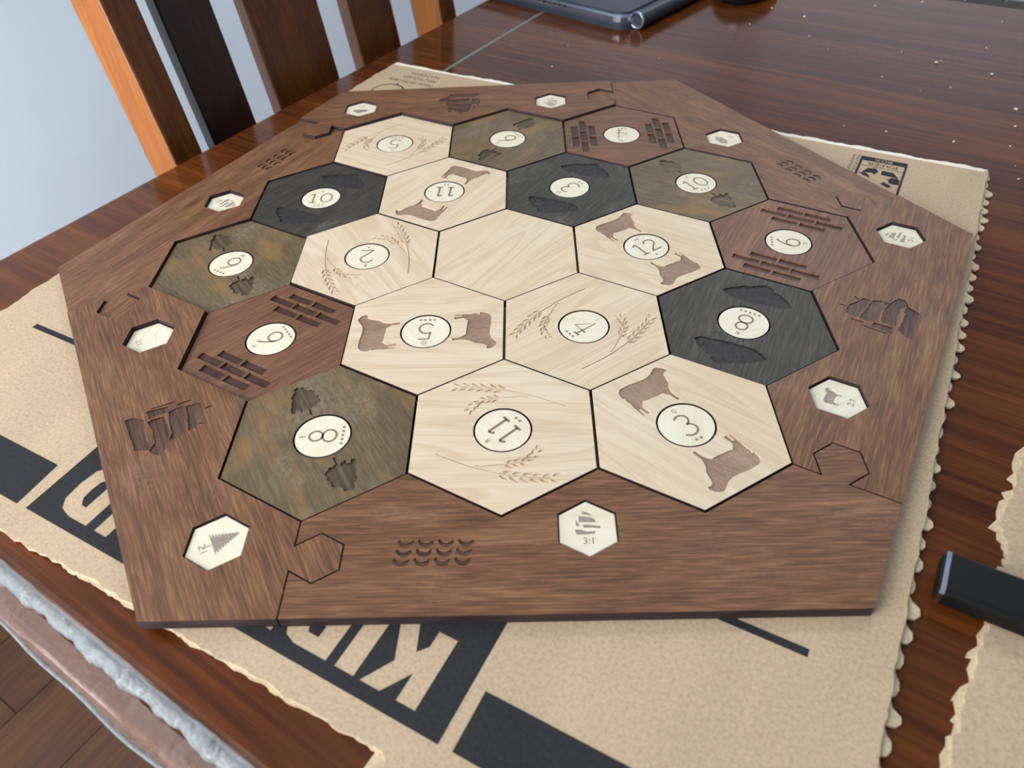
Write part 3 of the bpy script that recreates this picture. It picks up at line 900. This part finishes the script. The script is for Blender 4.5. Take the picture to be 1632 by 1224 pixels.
for i, (pp, up, icon, ratio, label) in enumerate(ports):
    x, y = polar(*pp)
    root = empty('harbour_token', (x * S, y * S, ZB))
    tag(root, label, 'game token', 'hexagonal harbour tokens in the frame')
    top = PORT_TOP[pp] - PDROP.get(pp, .025)
    o = plate('disc', hexa(.277), bz, top, ['cream', 'cream'], root, bev=.006)
    grain(o, i * .9, i * 1.7)
    r = up - 90
    if icon == 'ship': ic = norm(SHIPS, .24)
    elif icon == 'pine': ic = [PINE, [(-.006, -.185), (.006, -.185), (.006, -.108), (-.006, -.108)]]
    elif icon == 'sheep': ic = norm([SHEEP_UP], .22)
    elif icon == 'rock': ic = norm([ROCK_UP], .27)
    elif icon == 'brick': ic = norm(brick_cluster(.16, .07, .014), .25)
    else: ic = norm([p for p in WHEAT[:2]], .16)
    ic = [rot(shift(p, 0, .055), r) for p in ic]
    grain(flat_poly('icon', ic, top + .0015, 'e_port', root), 0, i)
    c = rot([(0, -.125)], r)[0]
    text_mesh('ratio', ratio, 'ink_num', root, c, math.radians(r), .062, None, top + .0015)

# ================================================================== hexagon tiles and number tokens
def pair(polys):
    return polys + [rot(p, 180) for p in polys]
SHEEPS = lambda o_: pair([rot(TR_sheep, o_ + 60)])
ROCKS = lambda o_: pair([rot(roughen(TR_rock, .04, .006, 8), o_ + 120)])
TREES = lambda o_: pair([rot(roughen(TR_tree, .025, .006, 5), o_ + 60)])
WHEATS = lambda o_: pair([rot(p, o_) for p in WHEAT])
BRICKS = lambda o_: pair([rot(shift(p, 0, .57), o_ - 90) for p in brick_cluster(.318, .102, .03)])
LETTERS = {}
tiles = [  # col centre, row centre, kind, number, letter, motif angle, downward angle of the numeral, top, grain angle
    (-1, 3, 'wheat', '5', 'A', 60, 85, -.025, .5), (0, 3, 'tree', '6', 'C', 60, 37, -.015, 2.2), (1, 3, 'brick', '4', 'N', 0, 82, -.015, .1),
    (-1.5, 1.5, 'coal', '10', 'L', 60, -90, -.045, 2.3), (-.5, 1.5, 'sheep', '11', 'I', 60, 86, -.02, 2.2), (.5, 1.5, 'coal', '3', 'D', 60, 36, -.02, 2.2), (1.5, 1.5, 'tree', '10', 'F', 120, -61, -.025, .4),
    (-2, 0, 'tree', '9', 'M', 120, -122, -.06, .9), (-1, 0, 'wheat', '2', 'B', -60, 91, -.02, 1.0), (0, 0, 'desert', '', '', 0, 0, -.02, 2.3), (1, 0, 'sheep', '12', 'H', 120, -57, -.018, .6), (2, 0, 'brick', '9', 'G', 60, 169, -.02, 2.1),
    (-1.5, -1.5, 'brick', '6', 'P', 60, 35, -.045, 2.4), (-.5, -1.5, 'sheep', '5', 'O', 0, 88, -.006, .05), (.5, -1.5, 'wheat', '4', 'J', 60, -144, -.006, 2.5), (1.5, -1.5, 'coal', '8', 'K', 60, 57, -.02, 2.0),
    (-1, -3, 'tree', '8', 'E', 120, 1, -.012, 1.05), (0, -3, 'wheat', '11', 'R', 0, 42, .006, .04), (1, -3, 'sheep', '3', 'Q', 120, -63, .01, .75),
]
KIND = {
    'wheat': ('maple', 'e_wheat', 'pale maple hexagon tile carved with wheat sprigs around the number %s', 'maple'),
    'sheep': ('maple', 'e_sheep', 'pale maple hexagon tile burnt with two sheep around the number %s', 'maple'),
    'desert': ('maple', 'e_sheep', 'blank pale maple hexagon tile in the middle of the board', 'maple'),
    'tree': ('olive', 'e_tree', 'olive brown hexagon tile burnt with two trees around the number %s', 'e_tree'),
    'brick': ('brick', 'e_brick', 'red-brown hexagon tile carved with brickwork around the number %s', 'brick'),
    'coal': ('coal', 'e_coal', 'black stained hexagon tile carved with two rocks around the number %s', 'e_coal'),
}
WORD = {'2': 'two', '3': 'three', '4': 'four', '5': 'five', '6': 'six', '8': 'eight', '9': 'nine', '10': 'ten', '11': 'eleven', '12': 'twelve', '': ''}
DOTS = {'2': 1, '12': 1, '3': 2, '11': 2, '4': 3, '10': 3, '5': 4, '9': 4, '6': 5, '8': 5}
EXTRA = {'wheat5': ' and letter A', 'wheat4': ''}
for i, (cx, cy, kind, num, letter, mo, down, top, ga) in enumerate(tiles):
    X, Y = cx * W3, cy
    mt, em, lab, wm_ = KIND[kind]
    root = empty('hexagon_tile', (X * S, Y * S, ZB))
    tag(root, lab % WORD[num] if num else lab, 'game tile', 'hexagon tiles of the game board')
    cv = []
    if kind == 'wheat': cv = WHEATS(mo)
    elif kind == 'sheep': cv = SHEEPS(mo)
    elif kind == 'coal': cv = ROCKS(mo)
    elif kind == 'tree': cv = TREES(mo)
    elif kind == 'brick': cv = BRICKS(mo)
    holes = [circ(.283)] if num else []
    dp = {'wheat': .011, 'sheep': .012, 'brick': .022, 'tree': .016, 'coal': .016}.get(kind, .012)
    o = plate('panel', hexa(.983), bz, top, [mt, 'char', 'char', wm_], root, holes, cv, depth=dp)
    grain(o, ga, i * 1.31)
    if kind == 'brick':
        for p in cv:
            grain(flat_poly('carved_brick', [p], top - dp, em, root), ga, i * 1.31)
    elif kind == 'wheat':
        n2 = len(cv) // 2
        for half in (cv[:n2], cv[n2:]):
            grain(flat_poly('carved_wheat', half, top - dp, em, root), ga, i * 1.31)
    elif cv:
        for p in cv:
            grain(flat_poly({'sheep': 'burnt_sheep', 'tree': 'burnt_tree', 'coal': 'burnt_rock'}[kind], [p], top - dp, em, root), ga, i * 1.31)
    if not num:
        continue
    tk = empty('number_token', (X * S, Y * S, ZB))
    tag(tk, 'round cream number token reading %s with letter %s in the %s tile' % (WORD[num], letter, {'wheat': 'wheat', 'sheep': 'sheep', 'tree': 'olive tree', 'brick': 'brickwork', 'coal': 'black rock'}[kind]), 'game token', 'round number tokens')
    tt_ = top - .004
    grain(plate('disc', circ(.268), bz, tt_, ['cream', 'char'], tk, bev=.004), ga + 1, i * 2.3)
    a = down + 90
    z = tt_ + .0016
    h = .27 if len(num) == 1 else .235
    st = number_strokes(num, h, a)
    strokes_mesh('numeral', st, .021 if num != '11' else .027, z, 'ink_num', tk)
    nd = DOTS[num]
    flat_poly('dots', [rot(circ(.0155, 8, ((k - (nd - 1) / 2) * .052, -.195)), a) for k in range(nd)], z, 'ink_num', tk)
    text_mesh('letter', letter, 'ink_num', tk, rot([(0, .195)], a)[0], math.radians(a), .055, None, z)

# ================================================================== laptop at the back
LAX = math.radians(138.5)
lap = empty('tablet_computer', (2.28 * S, 7.72 * S, TABLE_Z), LAX)
tag(lap, 'closed dark grey tablet computer with silver rim and round hinge', 'tablet computer')
def rrect(x0, x1, y0, y1, r, n=6):
    out = []
    for cx, cy, a0 in ((x1 - r, y1 - r, 0), (x0 + r, y1 - r, 90), (x0 + r, y0 + r, 180), (x1 - r, y0 + r, 270)):
        out += [(cx + r * math.cos(math.radians(a0 + 90 * k / n)), cy + r * math.sin(math.radians(a0 + 90 * k / n))) for k in range(n + 1)]
    return out
LW, LD = 6.0, -4.2
plate('base', rrect(0, LW, LD, 0, .28), .0, .13, ['lap_dark', 'lap_dark'], lap, bev=.03)
plate('rim', rrect(.03, LW - .03, LD + .03, -.03, .28), .13, .27, ['lap_silver', 'lap_silver'], lap, bev=.05)
plate('lid', rrect(.06, LW - .06, LD + .06, -.06, .28), .27, .31, ['lap_dark', 'lap_dark'], lap, bev=.02)
def cyl(name, p0, p1, r, mat, parent, n=24, r_in=None):
    p0, p1 = Vector(p0), Vector(p1); d = (p1 - p0).normalized()
    q = d.to_track_quat('Z', 'Y'); V, F = [], []
    for p in (p0, p1):
        for k in range(n):
            V.append(p + q @ Vector((r * math.cos(2 * PI * k / n), r * math.sin(2 * PI * k / n), 0)))
    for k in range(n):
        F.append((k, (k + 1) % n, n + (k + 1) % n, n + k))
    F += [tuple(range(n - 1, -1, -1)), tuple(range(n, 2 * n))]
    return link_mesh(name, [tuple(v) for v in V], F, [mat], parent)
hy0, hy1 = -.30 * S, -(4.0) * S
hinge = cyl('hinge', (-.10 * S, hy0, .155 * S), (-.10 * S, hy1, .155 * S), .150 * S, 'lap_dark', lap)
V, F = [], []
for r, y0 in ((.150, 0), (.165, 0), (.165, .07), (.135, .07), (.12, .02)):
    for k in range(28):
        V.append(((-.10 + r * math.cos(2 * PI * k / 28)) * S, hy0 + y0 * S, (.168 + r * math.sin(2 * PI * k / 28)) * S))
for j in range(4):
    for k in range(28):
        F.append((28 * j + k, 28 * j + (k + 1) % 28, 28 * j + 28 + (k + 1) % 28, 28 * j + 28 + k))
link_mesh('hinge_ring', V, F, ['lap_silver'], hinge, smooth=True)
V = [((-.10 + .125 * math.cos(2 * PI * k / 28)) * S, hy0 + .022 * S, (.168 + .125 * math.sin(2 * PI * k / 28)) * S) for k in range(28)]
link_mesh('hinge_cap', V, [tuple(range(27, -1, -1))], ['lap_dark'], hinge)
for k in range(8):
    box('speaker_slot', (1.5 + .14 * k) * S, (1.58 + .14 * k) * S, -.034 * S, -.024 * S, .185 * S, .215 * S, ['black'], lap)

# ================================================================== mouse at the far edge
ms = empty('computer_mouse', (5.15 * S, 9.9 * S, TABLE_Z), math.radians(60))
tag(ms, 'black computer mouse on the table beside the tablet computer', 'mouse')
bm = bmesh.new()
bmesh.ops.create_uvsphere(bm, u_segments=28, v_segments=16, radius=1)
for v in bm.verts:
    v.co.x *= .050; v.co.y *= .030; v.co.z = max(v.co.z, -.3); v.co.z = (v.co.z + .3) * .022
me = bpy.data.meshes.new('shell'); bm.to_mesh(me); bm.free(); me.materials.append(M['black'])
for p in me.polygons: p.use_smooth = True
so = bpy.data.objects.new('shell', me); COL.objects.link(so); so.parent = ms
cyl('scroll_wheel', (-.026, -.004, .0235), (-.026, .004, .0235), .006, 'lap_silver', ms)

# ================================================================== torn strip and black gadget at the right
st_pts = [(4.773, -3.321), (4.561, -3.57), (4.449, -3.775), (4.196, -4.097), (4.183, -4.282), (4.145, -4.431), (4.04, -4.487), (3.947, -4.627), (3.732, -4.946), (3.644, -5.072), (3.525, -5.218), (3.409, -5.405), (3.272, -5.561), (3.192, -5.733), (3.09, -5.857), (3.01, -5.992)]
jag = []
for a, b in zip(st_pts[:-1], st_pts[1:]):
    n = 4
    for k in range(n):
        q = k / n
        jag.append((a[0] + (b[0] - a[0]) * q + rj.uniform(-.02, .02), a[1] + (b[1] - a[1]) * q + rj.uniform(-.02, .02)))
outer = jag + [(2.75, -6.5), (5.2, -7.3), (7.2, -4.4), (5.3, -2.9)]
strip = empty('torn_cardboard_strip', (0, 0, TABLE_Z))
tag(strip, 'torn kraft cardboard strip lying under the black chrome-ended gadget', 'cardboard')
plate('face', outer, .015, .045, ['kraft', 'kraft_torn'], strip)
jag2 = [(x - .045 + rj.uniform(-.035, .035), y + .005 + rj.uniform(-.02, .02)) for x, y in jag]
plate('torn_liner', jag2 + [(2.72, -6.5), (5.2, -7.3), (7.2, -4.4), (5.3, -2.9)], .0, .015, ['kraft_torn', 'kraft_torn'], strip)

gz = .046
gad = empty('handheld_gadget', (3.355 * S, -4.80 * S, TABLE_Z + gz * S), math.radians(-29.5))
tag(gad, 'slim black plastic gadget with a bright chrome end on torn cardboard', 'gadget')
GL, GW, GH = 2.6, .42, .19
def prism_x(name, prof, x0, x1, mats, parent, ends=True):
    n = len(prof)
    V = [(x0 * S, y * S, z * S) for y, z in prof] + [(x1 * S, y * S, z * S) for y, z in prof]
    F = [(k, n + k, n + (k + 1) % n, (k + 1) % n) for k in range(n)]
    F += [tuple(range(n)), tuple(range(2 * n - 1, n - 1, -1))]
    F = [f[::-1] for f in F]
    return link_mesh(name, V, F, mats, parent)
prof = rrect(0, GW, 0, GH, .05, 5)
prism_x('body', prof, .03, GL, ['black'], gad)
prism_x('chrome_end', rrect(-.006, GW + .006, .0, GH + .006, .055, 5), 0, .035, ['chrome'], gad)
prism_x('end_cap', rrect(.02, GW - .02, .02, GH - .02, .045, 5), -.012, 0, ['black'], gad)

# ================================================================== crumbs on the table
crumbs = [(2.94, 9.521), (4.934, 9.092), (5.396, 8.682), (5.901, 8.098), (4.763, 7.848), (5.72, 7.088), (5.874, 6.407), (7.457, 8.563), (7.616, 5.655), (7.501, 5.583), (6.805, 4.466), (7.334, 4.564), (8.618, 6.157), (9.463, 7.404), (7.956, 3.648), (7.702, 3.105), (6.613, 2.685), (7.149, 1.922), (5.762, 3.083), (5.21, 3.343), (7.11, 6.147), (9.296, 8.662), (8.439, 8.662), (1.124, 7.134), (0.786, 6.128), (2.757, 6.299), (7.02, 1.55), (7.35, 2.5), (6.4, 5.1), (8.2, 5.0)]
rc = random.Random(5)
cms = []
for k in range(4):
    bm = bmesh.new(); bmesh.ops.create_icosphere(bm, subdivisions=1, radius=1)
    for v in bm.verts:
        v.co *= rc.uniform(.65, 1.2)
    zm = min(v.co.z for v in bm.verts)
    for v in bm.verts: v.co.z -= zm
    me = bpy.data.meshes.new('crumb'); bm.to_mesh(me); bm.free(); me.materials.append(M['crumb']); cms.append(me)
for k, (x, y) in enumerate(crumbs):
    o = bpy.data.objects.new('crumb', cms[k % 4]); COL.objects.link(o)
    o.location = (x * S, y * S, TABLE_Z); r = rc.choice([.0005, .0007, .0009, .0014])
    o.scale = (r, r, r * .7); o.rotation_euler = (0, 0, rc.uniform(0, 6))
    tag(o, 'tiny pale crumb lying on the glossy table', 'crumb', 'crumbs scattered over the table')
